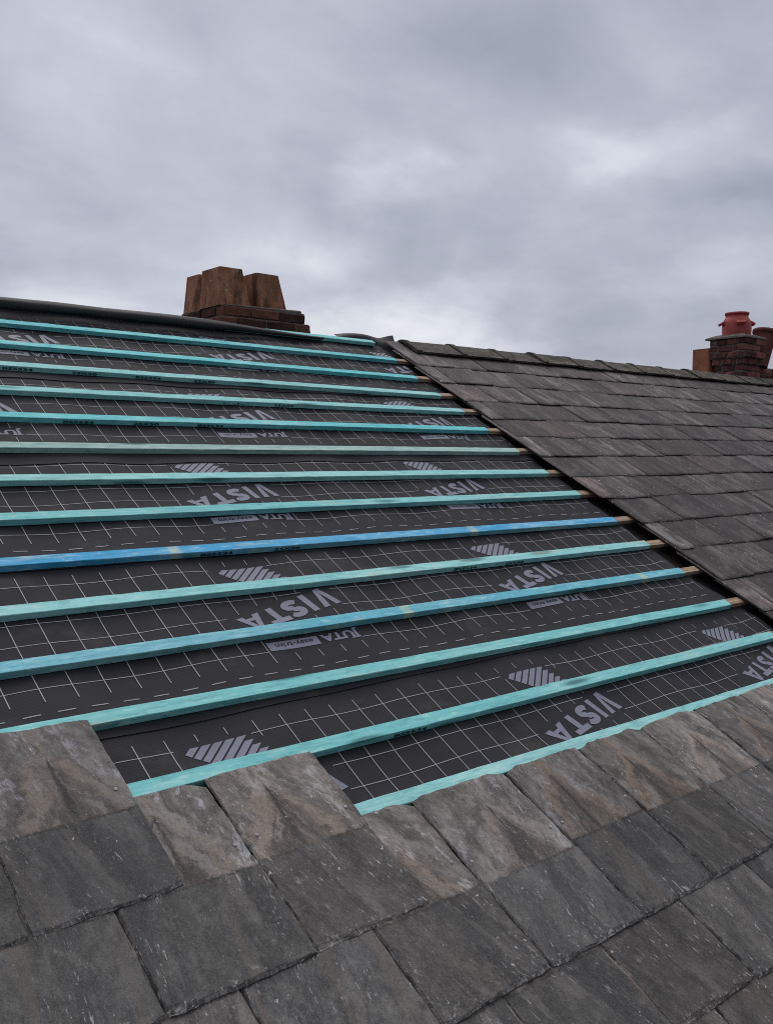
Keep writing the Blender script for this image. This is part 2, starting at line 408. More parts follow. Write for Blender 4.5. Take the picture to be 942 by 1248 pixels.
STAMP_AT = {3: [(-.2, 1.7), ], 4: [(.85, 1.0)], 5: [(-.1, 1.3)], 9: [(.05, .7)], 10: [(1.2, .9)], 13: [(.22, .55)]}
for i, (a, b, c, d, col, bands, end, lab) in enumerate(BT):
    L = end-UL; uc = (end+UL)/2; vc = bv(i, uc); ang = math.atan2(d-b, c-a)
    o = link('roof_batten', batten_mesh(L, i*7.3), M['batten'])
    o.matrix_world = ROOF @ Matrix.Translation((uc, vc, .001)) @ Matrix.Rotation(ang, 4, 'Z')
    k = random.Random(i).uniform(.94, 1.05)
    o.color = (col[0]*k, col[1]*k, col[2]*k, 1); o['bands'] = float(bands)
    tag(o, lab, 'batten', 'battens nailed across the membrane')
    for (su, sl) in STAMP_AT.get(i, []):
        for r in range(max(1, int(sl/.34))):
            V, F = STAMP[r % 2]
            VV = [(su-uc+r*.34+v[0]*2.4, -.0268, .004+v[1]*.9) for v in V]
            link('stamp', pydata('stamp', VV, F), M['ink'], o)
# cut ends of the old battens under the old slates
OLD_LAB = ['topmost', 'second', 'third', 'fourth', 'fifth', 'sixth', 'seventh', 'eighth', 'ninth', 'tenth', 'eleventh', 'twelfth', 'thirteenth', 'fourteenth', 'fifteenth']
for i in range(1, len(BT)):
    v0 = BT[i][3]; e = BT[i][6]
    rr = random.Random(i+50)
    bm = bmesh.new(); add_box(bm, (.30, 0, .012), (.60, .044, .024), None, .0015, .0012)
    o = link('old_batten', bm_mesh('old_batten', bm), M['wood'])
    o.matrix_world = ROOF @ Matrix.Translation((e+.006, v0+rr.uniform(-.006, .006), .001)) @ Matrix.Rotation(rr.uniform(-.03, .03), 4, 'Z')
    tag(o, 'sawn end of bare old batten under the old slates, %s down from the ridge' % OLD_LAB[i-1], 'batten', 'cut ends of the old battens')

# ------------------------------------------------------------------ membranes
BV = lambda u: [bv(i, u) for i in range(len(BT))]
def sag(u, v):
    bs = BV(u); dmin = min(abs(v-b) for b in bs)
    raf = .5-.5*cos(2*pi*(u+.13)/.60)                      # rafters every 600 mm
    free = smooth(.02, .10, dmin)
    h = -.002-.010*raf*(.35+.65*free)
    wr = smooth(1.9, 2.65, u)
    h += free*(.0038*N(u*2.2, v*2.6, 3)+.0012*N(u*7, v*6, 8)+wr*(.011*N(u*6.5, v*4.5, 5)+.010*N(u*3.2, v*3, 1)))
    return min(h, -.001) if dmin < .045 else min(h, .016)
def cutedge(v, s): return 2.752+.022*smooth(1.1, 1.5, v)+.10*smooth(.75, .25, v)+.02*smooth(2.0, 2.6, v)+.028*N(v*3.1, s)+.014*N(v*13, s+4)

class Sheet:
    """one width of membrane in roof coordinates; heights are sampled on a grid so the print can follow it"""
    DU = .022
    def __init__(s, v0, v1, seed, layer):
        s.v0, s.v1, s.seed = v0, v1, seed
        s.nu = int((2.82-UL)/s.DU); s.nv = int((v1-v0)/.020)
        s.V, s.UVs, s.F, s.MI = [], [], [], []
        s.g = {}
        for j in range(s.nv+1):
            for i in range(s.nu+1):
                u, v = s.uv(i, j)
                n = sag(u, v)
                lapz = smooth(v0+.30, v0+.10, v)
                n += .0030*lapz + .0012*max(0, N(u*2.3, seed))*smooth(v0+.05, v0, v)+.008*smooth(v0+.03, v0, v)*max(0, N(u*1.1, seed+9))*smooth(1.8, 2.5, u)
                n -= .004*smooth(v1-.25, v1-.1, v)
                s.g[i, j] = n
                s.V.append((u, v, n)); s.UVs.append((u, v))
        w = s.nu+1
        for j in range(s.nv):
            for i in range(s.nu):
                s.F.append((j*w+i, j*w+i+1, (j+1)*w+i+1, (j+1)*w+i)); s.MI.append(0)
        # turned-down edge thickness at the lap
        base = len(s.V)
        for dz in (0, -.0024):
            for i in range(w):
                u, v = s.uv(i, 0); s.V.append((u, v-dz*.3, s.g[i, 0]+dz)); s.UVs.append((u, v))
        for i in range(s.nu): s.F.append((base+w+i, base+w+i+1, base+i+1, base+i)); s.MI.append(0)
    def edge(s, u): return s.v0+.004*N(u*1.7, s.seed+2)
    def uv(s, i, j):
        t = j/s.nv
        ur = cutedge(s.v0+(s.v1-s.v0)*t, s.seed)
        u = UL+(ur-UL)*i/s.nu
        lo = s.edge(u)
        return u, lo+(s.v1-lo)*t
    def h(s, u, v):
        ur = cutedge(v, s.seed)
        x = (u-UL)/(ur-UL)*s.nu; lo = s.edge(u); y = (v-lo)/(s.v1-lo)*s.nv
        x = max(0, min(s.nu-1e-4, x)); y = max(0, min(s.nv-1e-4, y))
        i, j = int(x), int(y); fx, fy = x-i, y-j
        g = s.g
        return (g[i, j]*(1-fx)+g[i+1, j]*fx)*(1-fy)+(g[i, j+1]*(1-fx)+g[i+1, j+1]*fx)*fy
    def poly(s, pts, lift=.0014, mat=1):
        if not all(s.inside(u, v) for u, v in pts): return
        b = len(s.V)
        for (u, v) in pts:
            s.V.append((u, v, s.h(u, v)+lift)); s.UVs.append((u, v))
        f = tuple(range(b, b+len(pts)))
        A = sum(pts[k][0]*pts[(k+1) % len(pts)][1]-pts[(k+1) % len(pts)][0]*pts[k][1] for k in range(len(pts)))
        s.F.append(f if A > 0 else f[::-1]); s.MI.append(mat)
    def strip(s, P, w, lift=.0014, mat=1):
        """polyline of constant width with mitred corners, cut in short pieces"""
        Q = [P[0]]
        for a, b in zip(P, P[1:]):
            d = math.hypot(b[0]-a[0], b[1]-a[1]); k = max(1, int(d/.02))
            for t in range(1, k+1): Q.append((a[0]+(b[0]-a[0])*t/k, a[1]+(b[1]-a[1])*t/k))
        L, Rr = [], []
        for i, p in enumerate(Q):
            a = Q[max(0, i-1)]; b = Q[min(len(Q)-1, i+1)]
            dx, dy = b[0]-a[0], b[1]-a[1]; d = math.hypot(dx, dy) or 1
            nx, ny = -dy/d*w/2, dx/d*w/2
            L.append((p[0]+nx, p[1]+ny)); Rr.append((p[0]-nx, p[1]-ny))
        for i in range(len(Q)-1): s.poly([L[i], Rr[i], Rr[i+1], L[i+1]], lift, mat)
    def inside(s, u, v): return UL+.01 < u < cutedge(v, s.seed)-.012 and s.v0+.004 < v < s.v1-.01

def vista(sh, u0, v0):
    """VISTA, printed upside down as the roll was laid; u0,v0 = tip of the stripes"""
    def base(x): return (u0+.362-x, v0-.193-.268*x)
    def P(x, y):
        b = base(x); return (b[0]+.025*y, b[1]-(.106-.065*x)*y)
    def strokes(pts, w, k): sh.strip([P(*q) for q in pts], w, .0014+.00025*k)
    W_ = .027
    def bar(a, b, c, d, k):                                   # a four-cornered stroke in letter space
        qs = []
        for t in range(5):
            f = t/4; qs.append((P(a[0]+(b[0]-a[0])*f, a[1]+(b[1]-a[1])*f), P(d[0]+(c[0]-d[0])*f, d[1]+(c[1]-d[1])*f)))
        for p, q in zip(qs, qs[1:]): sh.poly([p[0], p[1], q[1], q[0]], .0014+.00025*k)
    # V
    bar((-.047, 1), (-.016, 0), (.006, 0), (-.016, 1), 0); bar((.047, 1), (.016, 0), (-.002, .0), (.016, 1), 1)
    # I
    bar((.072, 1), (.072, 0), (.101, 0), (.101, 1), 0)
    # S
    S = []
    for a in range(10, 271, 20): S.append((.163+.030*cos(radians(a))*-1*-1, .735+.17*sin(radians(a)) if True else 0))
    S = [(.163+.031*cos(radians(a)), .72+.16*sin(radians(a))) for a in range(15, 271, 17)]
    S += [(.163+.031*cos(radians(a)), .28+.16*sin(radians(a))) for a in range(80, -166, -17)]
    strokes([(x, y) for x, y in S], .026, 0)
    # T
    bar((.212, 1), (.212, .74), (.305, .74), (.305, 1), 0); bar((.244, .74), (.244, 0), (.273, 0), (.273, .74), 0)
    # A
    bar((.352, 1), (.308, 0), (.340, 0), (.372, 1), 0); bar((.376, 1), (.418, 0), (.386, 0), (.356, .98), 1)
    bar((.345, .36), (.345, .18), (.385, .18), (.385, .36), 2)
def stripes(sh, u0, v0):
    for i in range(12):
        x0, x1 = .040*i+.006, .040*(i+1)-.003
        top = 0 if i < 6 else -.0225*(i-5)
        if i == 0: x0 = .0
        for (a, b) in ((x0, x1),):
            # runs down to the lower-left edge y=-.93x ; direction (1,.88)
            def down(x):                                       # where the stripe line through (x,0) meets the lower edge
                # (x - t, -.88 t) on y=-.93*xx  -> .88t = .93(x-t)
                t = .93*x/(.88+.93); return min(t, .125/.88)
            def pt(x, t): return (u0+x-t, v0-.88*t)
            ta0, tb0 = (-top)/.88, (-top)/.88
            ta1, tb1 = down(a), down(b)
            if ta1 <= ta0 or tb1 <= tb0: continue
            k = 3
            for m in range(k):
                f0, f1 = m/k, (m+1)/k
                sh.poly([pt(a, ta0+(ta1-ta0)*f0), pt(a, ta0+(ta1-ta0)*f1), pt(b, tb0+(tb1-tb0)*f1), pt(b, tb0+(tb1-tb0)*f0)], .0014)
JUTA = text_mesh('JUTA', .056, .0022); EASY = text_mesh('easy-trim', .045, .0004)
def juta(sh, u0, L0):
    a, b = u0-.016, u0+.203
    k = 10
    for m in range(k):
        x0, x1 = a+(b-a)*m/k, a+(b-a)*(m+1)/k
        sh.poly([(x0, L0+.003), (x1, L0+.003), (x1, L0+.046), (x0, L0+.046)], .0014)
    for (V, F), ur, wd, vb, hs, mat, lift in ((JUTA, u0+.385, .170, L0+.044, .92, 1, .0014), (EASY, b-.022, .165, L0+.035, .66, 0, .0022)):
        w = max(v[0] for v in V)
        for f in F: sh.poly([(ur-V[i][0]*wd/w, vb-V[i][1]*hs) for i in f], lift, mat)
    sh.strip([(u0+.345, L0+.004), (u0+.388, L0+.004)], .006, .0014)
PERIOD = 1.38
COURSES = [  # L5 (top printed line), stripe tip u, grid phase, lower edge, upper edge
    (.300, -.485, .000, -.46, .60, 'the lowest strip, against the grey slates'),
    (1.140, .060, .033, .395, 1.42, 'the strip crossed by the sea blue batten'),
    (1.955, .255, .060, 1.225, 2.20, 'strip between bright blue and faded grey green battens'),
    (2.728, .690, .060, 1.968, 2.99, 'the strip just above the faded grey green batten'),
    (3.575, -.200, .020, 2.80, 3.74, 'the highest strip, under the ridge roll'),
]
for ci, (L5, tip, ph, lo, hi, where) in enumerate(COURSES):
    sh = Sheet(lo, hi, ci*11.0+2, ci); L0 = L5-.5
    logos = [tip+PERIOD*k for k in range(-3, 4) if UL-.4 < tip+PERIOD*k < 2.75]
    def blocked(u, v):
        for t in logos:
            x = u-t
            if -.02 < x < .39 and L0-.004 < v < L0+.056: return True           # maker line
            if 0 <= x <= .36 and v <= L5+.006 and v > L5-.93*x and v > L5-.15 and v < L5-.5*(x-.24): return True
            b0 = L5-.193-.268*(.362-x); dd = (.106-.065*(.362-x))
            if -.075 < x < .43 and b0+.012 > v > b0-dd-.012: return True
        return False
    seg = .02
    for k in range(6):
        v = L0+.1*k; u = UL+.03
        wob = lambda q: v+.0015*N(q*2, k, ci)
        while u < 2.9:
            if sh.inside(u+seg, v) and not blocked(u, v) and not blocked(u+seg, v):
                sh.strip([(u, wob(u)), (u+seg, wob(u+seg))], .0027, .0013, 2)
            u += seg
    k0 = int((UL-ph)/.1)
    for k in range(k0, 30):
        u = ph+.1*k
        if u < UL+.03: continue
        v = L0-.06
        while v < L5+.05-1e-6:
            if sh.inside(u+.01, v) and not blocked(u, v) and not blocked(u, v+seg): sh.strip([(u, v), (u, min(v+seg, L5+.05))], .0033, .0017, 2)
            v += seg
        if sh.inside(u+.06, L0-.107): sh.strip([(u+.02, L0-.107), (u+.071, L0-.107)], .0038, .0014, 2)
    for t in logos:
        if t > 2.72: continue
        stripes(sh, t, L5); vista(sh, t, L5); juta(sh, t, L0)
    me = pydata('roofing_membrane', sh.V, sh.F, sh.MI, sh.UVs)
    me.polygons.foreach_set('use_smooth', [m == 0 for m in sh.MI])
    o = link('roofing_membrane', me, [M['memb'], M['prnt'], M['line']])
    o.matrix_world = ROOF
    tag(o, 'charcoal printed membrane, %s' % where, 'membrane', 'membrane strips lapped up the roof')

# rolled surplus membrane along the ridge
V, F, UVs = [], [], []
nu, na = 150, 20
for i in range(nu+1):
    t = i/nu; u = UL+.02+(2.22-UL)*t
    r = .033*(1-.70*smooth(1.0, 2.2, u))*(1+.06*N(u*2.5, 3))
    vc = 3.650+.012*N(u*.9, 7)+.02*smooth(1.3, 2.2, u); nc = r*.86+.024-.010*smooth(1.4, 2.2, u)
    for k in range(na):
        a = 2*pi*k/na; rr = r*(1+.07*N(u*3, cos(a)*1.5, sin(a)*1.5)-.10*exp(-((a-1.9-.4*N(u*.8, 4))/.22)**2))
        V.append((u, vc+1.2*rr*cos(a), nc+rr*sin(a)*.95)); UVs.append((u, a*.03))
for i in range(nu):
    for k in range(na):
        a, b = i*na+k, i*na+(k+1) % na; F.append((a, a+na, b+na, b))
F.append(tuple(range(na))); F.append(tuple(nu*na+k for k in range(na-1, -1, -1)))
o = link('membrane_roll', pydata('membrane_roll', V, F, None, UVs), M['roll'], None, True); o.matrix_world = ROOF
tag(o, 'long dark roll of surplus membrane lying along the ridge beside the square chimney pots', 'membrane roll')
# loose flap by the old ridge tiles
V, F, UVs = [], [], []
nu, nv = 44, 16
for j in range(nv+1):
    for i in range(nu+1):
        a, b = i/nu, j/nv
        u = 2.42+.52*a; v = 3.724+.07*b
        n = -.006+.024*smooth(0, .5, b)+.024*sin(pi*min(1, a*1.22))**1.3*smooth(0, .8, b)*(a < .82) + .004*N(u*9, v*9)
        cr = smooth(.78, 1.0, a); n = n-.024*smooth(.50, .62, a)*(1-b)**2+cr*(.034*b*b+.002)
        V.append((u+.03*cr*b, v-.055*smooth(.52, .75, a)*(1-b), n)); UVs.append((u, v))
base = len(V)
for (u, v, n) in list(V): V.append((u, v, n-.0015)); UVs.append((u, v))
w = nu+1
for j in range(nv):
    for i in range(nu):
        q = (j*w+i, j*w+i+1, (j+1)*w+i+1, (j+1)*w+i); F.append(q); F.append(tuple(base+x for x in q[::-1]))
o = link('membrane_flap', pydata('membrane_flap', V, F, None, UVs), M['roll'], None, True); o.matrix_world = ROOF
tag(o, 'loose humped flap of dark membrane with a pointed corner beside the first ridge tile', 'membrane flap')

# ------------------------------------------------------------------ slates
def slate_mesh(Wd, L, t, seed, fine=True, joint=0.0, stain=.29, cuts=None):
    rr = random.Random(seed)
    if fine:
        e = [0, .003, .006, .010, .015, .022]
        def axis(D, step):
            mid = [.030+(D-.06)*k/int((D-.06)/step) for k in range(int((D-.06)/step)+1)]
            return e+mid+[D-q for q in e[::-1]]
        xs, ys = axis(Wd, .0085), axis(L, .0105)
    else:
        e = [0, .006, .014]
        def axis(D, n): return e+[.03+(D-.06)*k/n for k in range(n+1)]+[D-q for q in e[::-1]]
        xs, ys = axis(Wd, 7), axis(L, 10)
    amp = .0036 if fine else .0045
    cuts = cuts or [rr.uniform(.0, .010), rr.uniform(.0, .010), rr.choice([0, .012, .02, .028]), rr.choice([0, .008, .02, .03])]
    s = seed*1.37
    xl = lambda y: -Wd/2+amp*N(y*9, s)+amp*.55*N(y*42, s+1)
    xr = lambda y: Wd/2+amp*N(y*9, s+2)+amp*.55*N(y*42, s+3)
    def yb(x):
        f = x/Wd; return amp*1.1*N(x*10, s+4)+amp*.8*N(x*46, s+5)+cuts[0]*max(0, 1-f/.10)+cuts[1]*max(0, 1-(1-f)/.10)
    def yt(x):
        f = x/Wd; return L+amp*1.2*N(x*8, s+6)+amp*N(x*36, s+7)-cuts[2]*max(0, 1-f/.16)-cuts[3]*max(0, 1-(1-f)/.16)
    bow = rr.uniform(-.0015, .0025); tw = rr.uniform(-.002, .002)
    V, UVs, F, CH = [], [], [], []
    nx, ny = len(xs), len(ys)
    for j in range(ny):
        for i in range(nx):
            fx, fy = xs[i]/Wd, ys[j]/L
            x = xl(ys[j])+(xr(ys[j])-xl(ys[j]))*fx; y = yb(xs[i])+(yt(xs[i])-yb(xs[i]))*fy
            z = t+.0012*FB(x*6, y*4, s)+.0006*FB(x*26, y*14, s+3)+bow*4*fy*(1-fy)+tw*(fx-.5)*(fy-.5)*4
            if fine:
                step = FB(x*5+3, y*3.4, s+8)                          # shallow cleavage terraces
                z += .0011*smooth(.10, .13, step)-.0010*smooth(-.12, -.16, step)
                dj = abs(x-joint-.02*N(y*7, s))
                if y > stain: z += (.0020*exp(-((dj-.055*(1-.0)*(stain+.30-y)/.3)/.020)**2)-.0016*exp(-(dj/.010)**2))*smooth(stain, stain+.03, y)*smooth(stain+.26, stain+.16, y)
            # spalled, dressed edges
            ch = 0.0
            for d, q, k in ((xs[i], y, 11), (Wd-xs[i], y, 13), (ys[j], x, 15), (L-ys[j], x, 17)):
                wd = (.0022+.009*max(0, N(q*14, s+k)+.05)**1.3) if k < 15 else (.003+.013*max(0, N(q*14, s+k)+.22)**1.3+(.010 if k == 15 else 0)*max(0, N(q*5, s+k+1)+.4))
                if d < wd:
                    f = 1-d/wd; f = floor(f*3+.5+.5*N(x*60, y*60, s))/3 if fine else f
                    z -= t*.72*max(0, min(1, f)); ch = max(ch, min(1, f))
            V.append((x, y, z)); UVs.append((x, y)); CH.append(ch)
    for j in range(ny-1):
        for i in range(nx-1): F.append((j*nx+i, j*nx+i+1, (j+1)*nx+i+1, (j+1)*nx+i))
    ntop = len(F)
    ring = [i for i in range(nx)]+[j*nx+nx-1 for j in range(1, ny)]+[(ny-1)*nx+i for i in range(nx-2, -1, -1)]+[j*nx for j in range(ny-2, 0, -1)]
    b0 = len(V)
    for r in ring: V.append(V[r]); UVs.append(UVs[r])
    b1 = len(V)
    for r in ring: V.append((V[r][0], V[r][1], 0.0)); UVs.append((UVs[r][0]*1.0, UVs[r][1]+.008))
    n = len(ring)
    for k in range(n): F.append((b0+k, b1+k, b1+(k+1) % n, b0+(k+1) % n))
    F.append(tuple(b1+k for k in range(n-1, -1, -1)))
    m = pydata('slate', V, F, None, UVs)
    at = m.attributes.new('chip', 'FLOAT', 'POINT'); at.data.foreach_set('value', CH+[.35]*(len(V)-len(CH)))
    rim = 5 if fine else 2
    m.polygons.foreach_set('use_smooth', [i < ntop and rim <= i % (nx-1) < nx-1-rim and rim <= i//(nx-1) < ny-1-rim for i in range(len(F))])
    return m
def nail_mesh():
    bm = bmesh.new()
    prof = [(0.0052, 0.0), (.0056, .0008), (.0048, .0016), (.003, .0021), (.0004, .0022)]
    vs = [[bm.verts.new((r*cos(a*pi/6), r*sin(a*pi/6), z)) for a in range(12)] for r, z in prof]
    for a, b in zip(vs, vs[1:]):
        for k in range(12): bm.faces.new((a[k], a[(k+1) % 12], b[(k+1) % 12], b[k]))
    bm.faces.new(vs[-1])
    return bm_mesh('nail', bm)
NAIL = nail_mesh(); NAIL.materials.append(M['nail'])

LEN, TH = .605, .0085
ORD = ['first', 'second', 'third', 'fourth', 'fifth', 'sixth', 'seventh', 'eighth', 'ninth', 'tenth', 'eleventh', 'twelfth', 'thirteenth', 'fourteenth', 'fifteenth',
       'sixteenth', 'seventeenth', 'eighteenth', 'nineteenth', 'twentieth']
FG = []   # tail v, list of (u0,u1), row key
FG.append((-.170, [(-1.820, -1.452), (-1.443, -1.068), (-1.058, -.692)], 'A'))
FG.append((-.453, [(-1.640, -1.262), (-1.252, -.877), (-.868, -.490), (-.478, -.112)], 'B'))
FG.append((-.735, [(-1.440, -1.066), (-1.058, -.702), (-.692, -.316), (-.306, .064), (.080, .470), (.481, .850), (.862, 1.224), (1.234, 1.602), (1.612, 1.966), (1.974, 2.340), (2.348, 2.700)], 'C'))
FG.append((-1.016, [(-.870, -.500), (-.490, -.116), (-.106, .260), (.276, .650), (.660, 1.026), (1.036, 1.400), (1.410, 1.790), (1.80, 2.17)], 'D'))
FG.append((-1.297, [(-.68, -.31), (-.300, .064), (.074, .440), (.450, .822), (.832, 1.196), (1.206, 1.58)], 'E'))
LABELS = {
    ('A', 0): 'grey slate beyond the left end of the topmost short row, behind its neighbours',
    ('A', 1): 'grey slate cut off by the left edge, one left of the brown stained topmost slate',
    ('A', 2): 'topmost grey slate, brown stained fan on its upper half, head on an aqua batten',
    ('B', 0): 'grey slate beyond the left end of the second row of slates',
    ('B', 1): 'scratched grey slate in the bottom left corner, tucked beneath the topmost brown stained slate',
    ('B', 2): 'grey slate with a chalky white patch, in the notch between two brown stained slates',
    ('B', 3): 'brown stained slate standing proud of the long row, right of the chalky white one',
}
WORDS_C = {3: 'tan slate half hidden by the stepped slates', 4: 'pale stained slate in the lowest batten row', 5: 'slate with tan fan stain in the lowest batten row',
           6: 'rusty headed slate in the lowest batten row', 7: 'mottled brown slate in the lowest batten row', 8: 'streaked brown slate in the lowest batten row', 9: 'grey brown slate cut by the right edge'}
rs = random.Random(5)
for tv, spans, row in FG:
    for i, (a, b) in enumerate(spans):
        seed = hash((row, i)) if False else ord(row)*13+i*7
        rr = random.Random(seed)
        joint = rr.uniform(-.04, .04); stain = .283+rr.uniform(-.012, .012)
        if row == 'A' and i == 2: joint, stain = 0.02, .268
        b = min(b+.02, spans[i+1][0]-.0042) if i+1 < len(spans) else b
        Wd = b-a-rr.uniform(.0005, .002)
        L = LEN+rr.uniform(-.012, .012)
        cuts = None
        if row == 'A' and i == 2: cuts = [.004, .006, .004, .006]; L = .632
        if row == 'B': L = .602
        if row == 'C': L = .612+rr.uniform(-.008, .008)
        m = slate_mesh(Wd, L, TH*rr.uniform(.9, 1.15), seed, True, joint, stain, cuts)
        o = link('roof_slate', m, M['slate'])
        n_t, n_h = .0455+rr.uniform(-.001, .0018), .0265
        tilt = -math.atan2(n_t-n_h, L)
        o.matrix_world = ROOF @ Matrix.Translation(((a+b)/2, tv+rr.uniform(-.004, .004), n_t)) @ Matrix.Rotation(tilt, 4, 'X') @ Matrix.Rotation(rr.uniform(-.006, .006), 4, 'Z') @ Matrix.Rotation(rr.uniform(-.004, .004), 4, 'Y')
        k = rr.uniform(.70, 1.14); w = rr.uniform(-.03, .015)
        if row in 'DE': k *= .93
        o.color = (k*(1+w), k, k*(1-w), 1)
        o['joint'] = joint; o['stain'] = stain; o['rust'] = rr.uniform(.15, .95); o['chalk'] = 1.0 if (row, i) in (('B', 2), ('C', 3)) else rr.uniform(.25, .9)
        if row in 'ABC':
            lab = LABELS.get((row, i))
            if row == 'C':
                if i == 0: lab = 'grey slate low beyond the left edge, under the scratched corner slate'
                elif i == 1: lab = 'grey slate showing only a sliver under the scratched slate at the bottom left'
                elif i == 2: lab = 'grey slate at the bottom edge, just below the chalky white slate'
                elif i in WORDS_C: lab = '%s, %s from the step' % (WORDS_C[i], ORD[i-3])
                else: lab = 'grey slate %s from the step along the lowest batten' % ORD[i-3]
        elif row == 'D':
            if 1 <= i <= 5: lab = 'plain grey slate, %s from the left in the row below the brown headed row' % ORD[i-1]
            else: lab = 'grey slate beyond the %s of the row below the brown headed row' % ('left end' if i == 0 else ('right end' if i == 6 else 'right end, farther one'))
        else:
            lab = {2: 'grey slate in the lowest row, left one of two slivers at the bottom right', 3: 'grey slate in the lowest row, right one of two slivers at the bottom right'}.get(i, 'grey slate out of view in the lowest row, number %s from its left end' % ORD[i])
        tag(o, lab, 'slate', 'reclaimed slates laid at the bottom')
        if row in 'ABC':
            for sx in (-1, 1):
                ny = .366+rr.uniform(-.012, .010); nxp = sx*(Wd/2-rr.uniform(.018, .040))
                if row == 'A': ny = .343
                e = bpy.data.objects.new('nail', NAIL); COL.objects.link(e); e.parent = o
                z = TH+.0012
                e.location = (nxp, ny, z); e.rotation_euler = (rr.uniform(-.2, .2), rr.uniform(-.2, .2), rr.uniform(0, 3))

# old slate roof on the right
ROWS = [3.245, 2.965, 2.685, 2.425, 2.170, 1.920, 1.658, 1.404, 1.133, .860, .565, .285, .005, -.275]
def verge(v): return 2.775+.085*smooth(1.62, 1.15, v)
for r, tv in enumerate(ROWS):
    rr = random.Random(900+r*17)
    L = min(.605, 3.695-tv)
    u = verge(tv)+rr.uniform(-.022, .022)
    umax = max(3.6, 3.3+(tv-.567)*1.75)+.9
    narrow = (r % 2 == 1); i = 0
    while u < umax:
        Wd = rr.uniform(.13, .17) if (i == 0 and narrow) else rr.uniform(.345, .46)
        m = slate_mesh(Wd-rr.uniform(.002, .006), L, .0070*rr.uniform(.85, 1.25), 2000+r*40+i, False)
        o = link('old_slate', m, M['old'])
        n_t, n_h = .047+rr.uniform(-.001, .005), .0265
        if L < .5: n_h = n_t-.018*L/.6
        o.matrix_world = ROOF @ Matrix.Translation((u+Wd/2, tv+rr.uniform(-.006, .006), n_t)) @ Matrix.Rotation(-math.atan2(n_t-n_h, L), 4, 'X') @ Matrix.Rotation(rr.uniform(-.010, .010), 4, 'Z') @ Matrix.Rotation(rr.uniform(-.006, .006), 4, 'Y')
        k = rr.choice([rr.uniform(.48, .72), rr.uniform(.64, .92), rr.uniform(.80, 1.15)])*(1.15 if r < 4 else 1.0)
        if i == 0 and narrow: k = rr.uniform(1.4, 1.8)
        w = rr.uniform(.01, .07)
        o.color = (k*(1+w), k*(1-.3*w), k*(1+.1*w), 1)
        kind = 'narrow pale slate' if (i == 0 and narrow) else 'dark weathered slate'
        if i == 0: lab = '%s on the open verge in the %s row below the ridge tiles' % (kind, ORD[r])
        else: lab = 'dark weathered slate, %s from the verge in the %s row below the ridge tiles' % (ORD[i], ORD[r])
        tag(o, lab, 'slate', 'old slates right of the stripped area')
        u += Wd; i += 1

# ridge tiles
def ridge_mesh(L, seed):
    wing, th, ap = .205, .014, .118
    sec = []
    angs = [(-1, 1.0), (-1, .5), (-1, .12), (0, 0), (1, .12), (1, .5), (1, 1.0)]
    def pt(s, f, off):                                        # section across the ridge: y horizontal, z up, pitch of the roof either side
        y = s*f*wing*cos(PITCH); z = -f*wing*sin(PITCH)
        if f < .2: z = -.12*wing*sin(PITCH)*(.5+.5*(f/.12)**2)
        ny, nz = s*sin(PITCH), cos(PITCH)
        return (y+ny*off, z+nz*off)
    xs = [(0, .010), (.045, .010), (.050, 0), (.15, 0), (.25, 0), (.35, 0), (L, 0)]
    V, F = [], []
    n = len(angs)
    for x, lift in xs:
        for s, f in angs:
            y, z = pt(s, f, th+lift); V.append((x, y+.002*N(x*9, f*4, seed), z+.0025*N(x*8, f*3+s, seed)))
        for s, f in angs:
            y, z = pt(s, f, 0); V.append((x, y, z))
    w = 2*n
    for i in range(len(xs)-1):
        for k in range(n-1):
            F.append((i*w+k, i*w+k+1, (i+1)*w+k+1, (i+1)*w+k)); F.append((i*w+n+k, (i+1)*w+n+k, (i+1)*w+n+k+1, i*w+n+k+1))
        F.append((i*w, (i+1)*w, (i+1)*w+n, i*w+n)); F.append((i*w+n-1, i*w+2*n-1, (i+1)*w+2*n-1, (i+1)*w+n-1))
    for i, flip in ((0, False), (len(xs)-1, True)):
        for k in range(n-1):
            q = (i*w+k, i*w+n+k, i*w+n+k+1, i*w+k+1); F.append(q[::-1] if flip else q)
    return pydata('ridge_tile', V, F)
apex = ROOF @ Vector((0, 3.665, .062))
APY, APZ = apex.y, apex.z
u = 2.95; k = 0
while u < 11.2:
    L = .478
    rr = random.Random(k+300)
    o = link('ridge_tile', ridge_mesh(L-.003, k*5.1), M['ridge'])
    o.matrix_world = Matrix.Translation((u, APY+rr.uniform(-.006, .006), APZ+rr.uniform(-.004, .004))) @ Matrix.Rotation(rr.uniform(-.008, .008), 4, 'Y') @ Matrix.Rotation(rr.uniform(-.008, .008), 4, 'Z')
    tag(o, 'grey lichen spotted ridge tile, %s along the old ridge counting from the stripped area' % ORD[k], 'ridge tile', 'ridge tiles on the old slope')
    u += L; k += 1

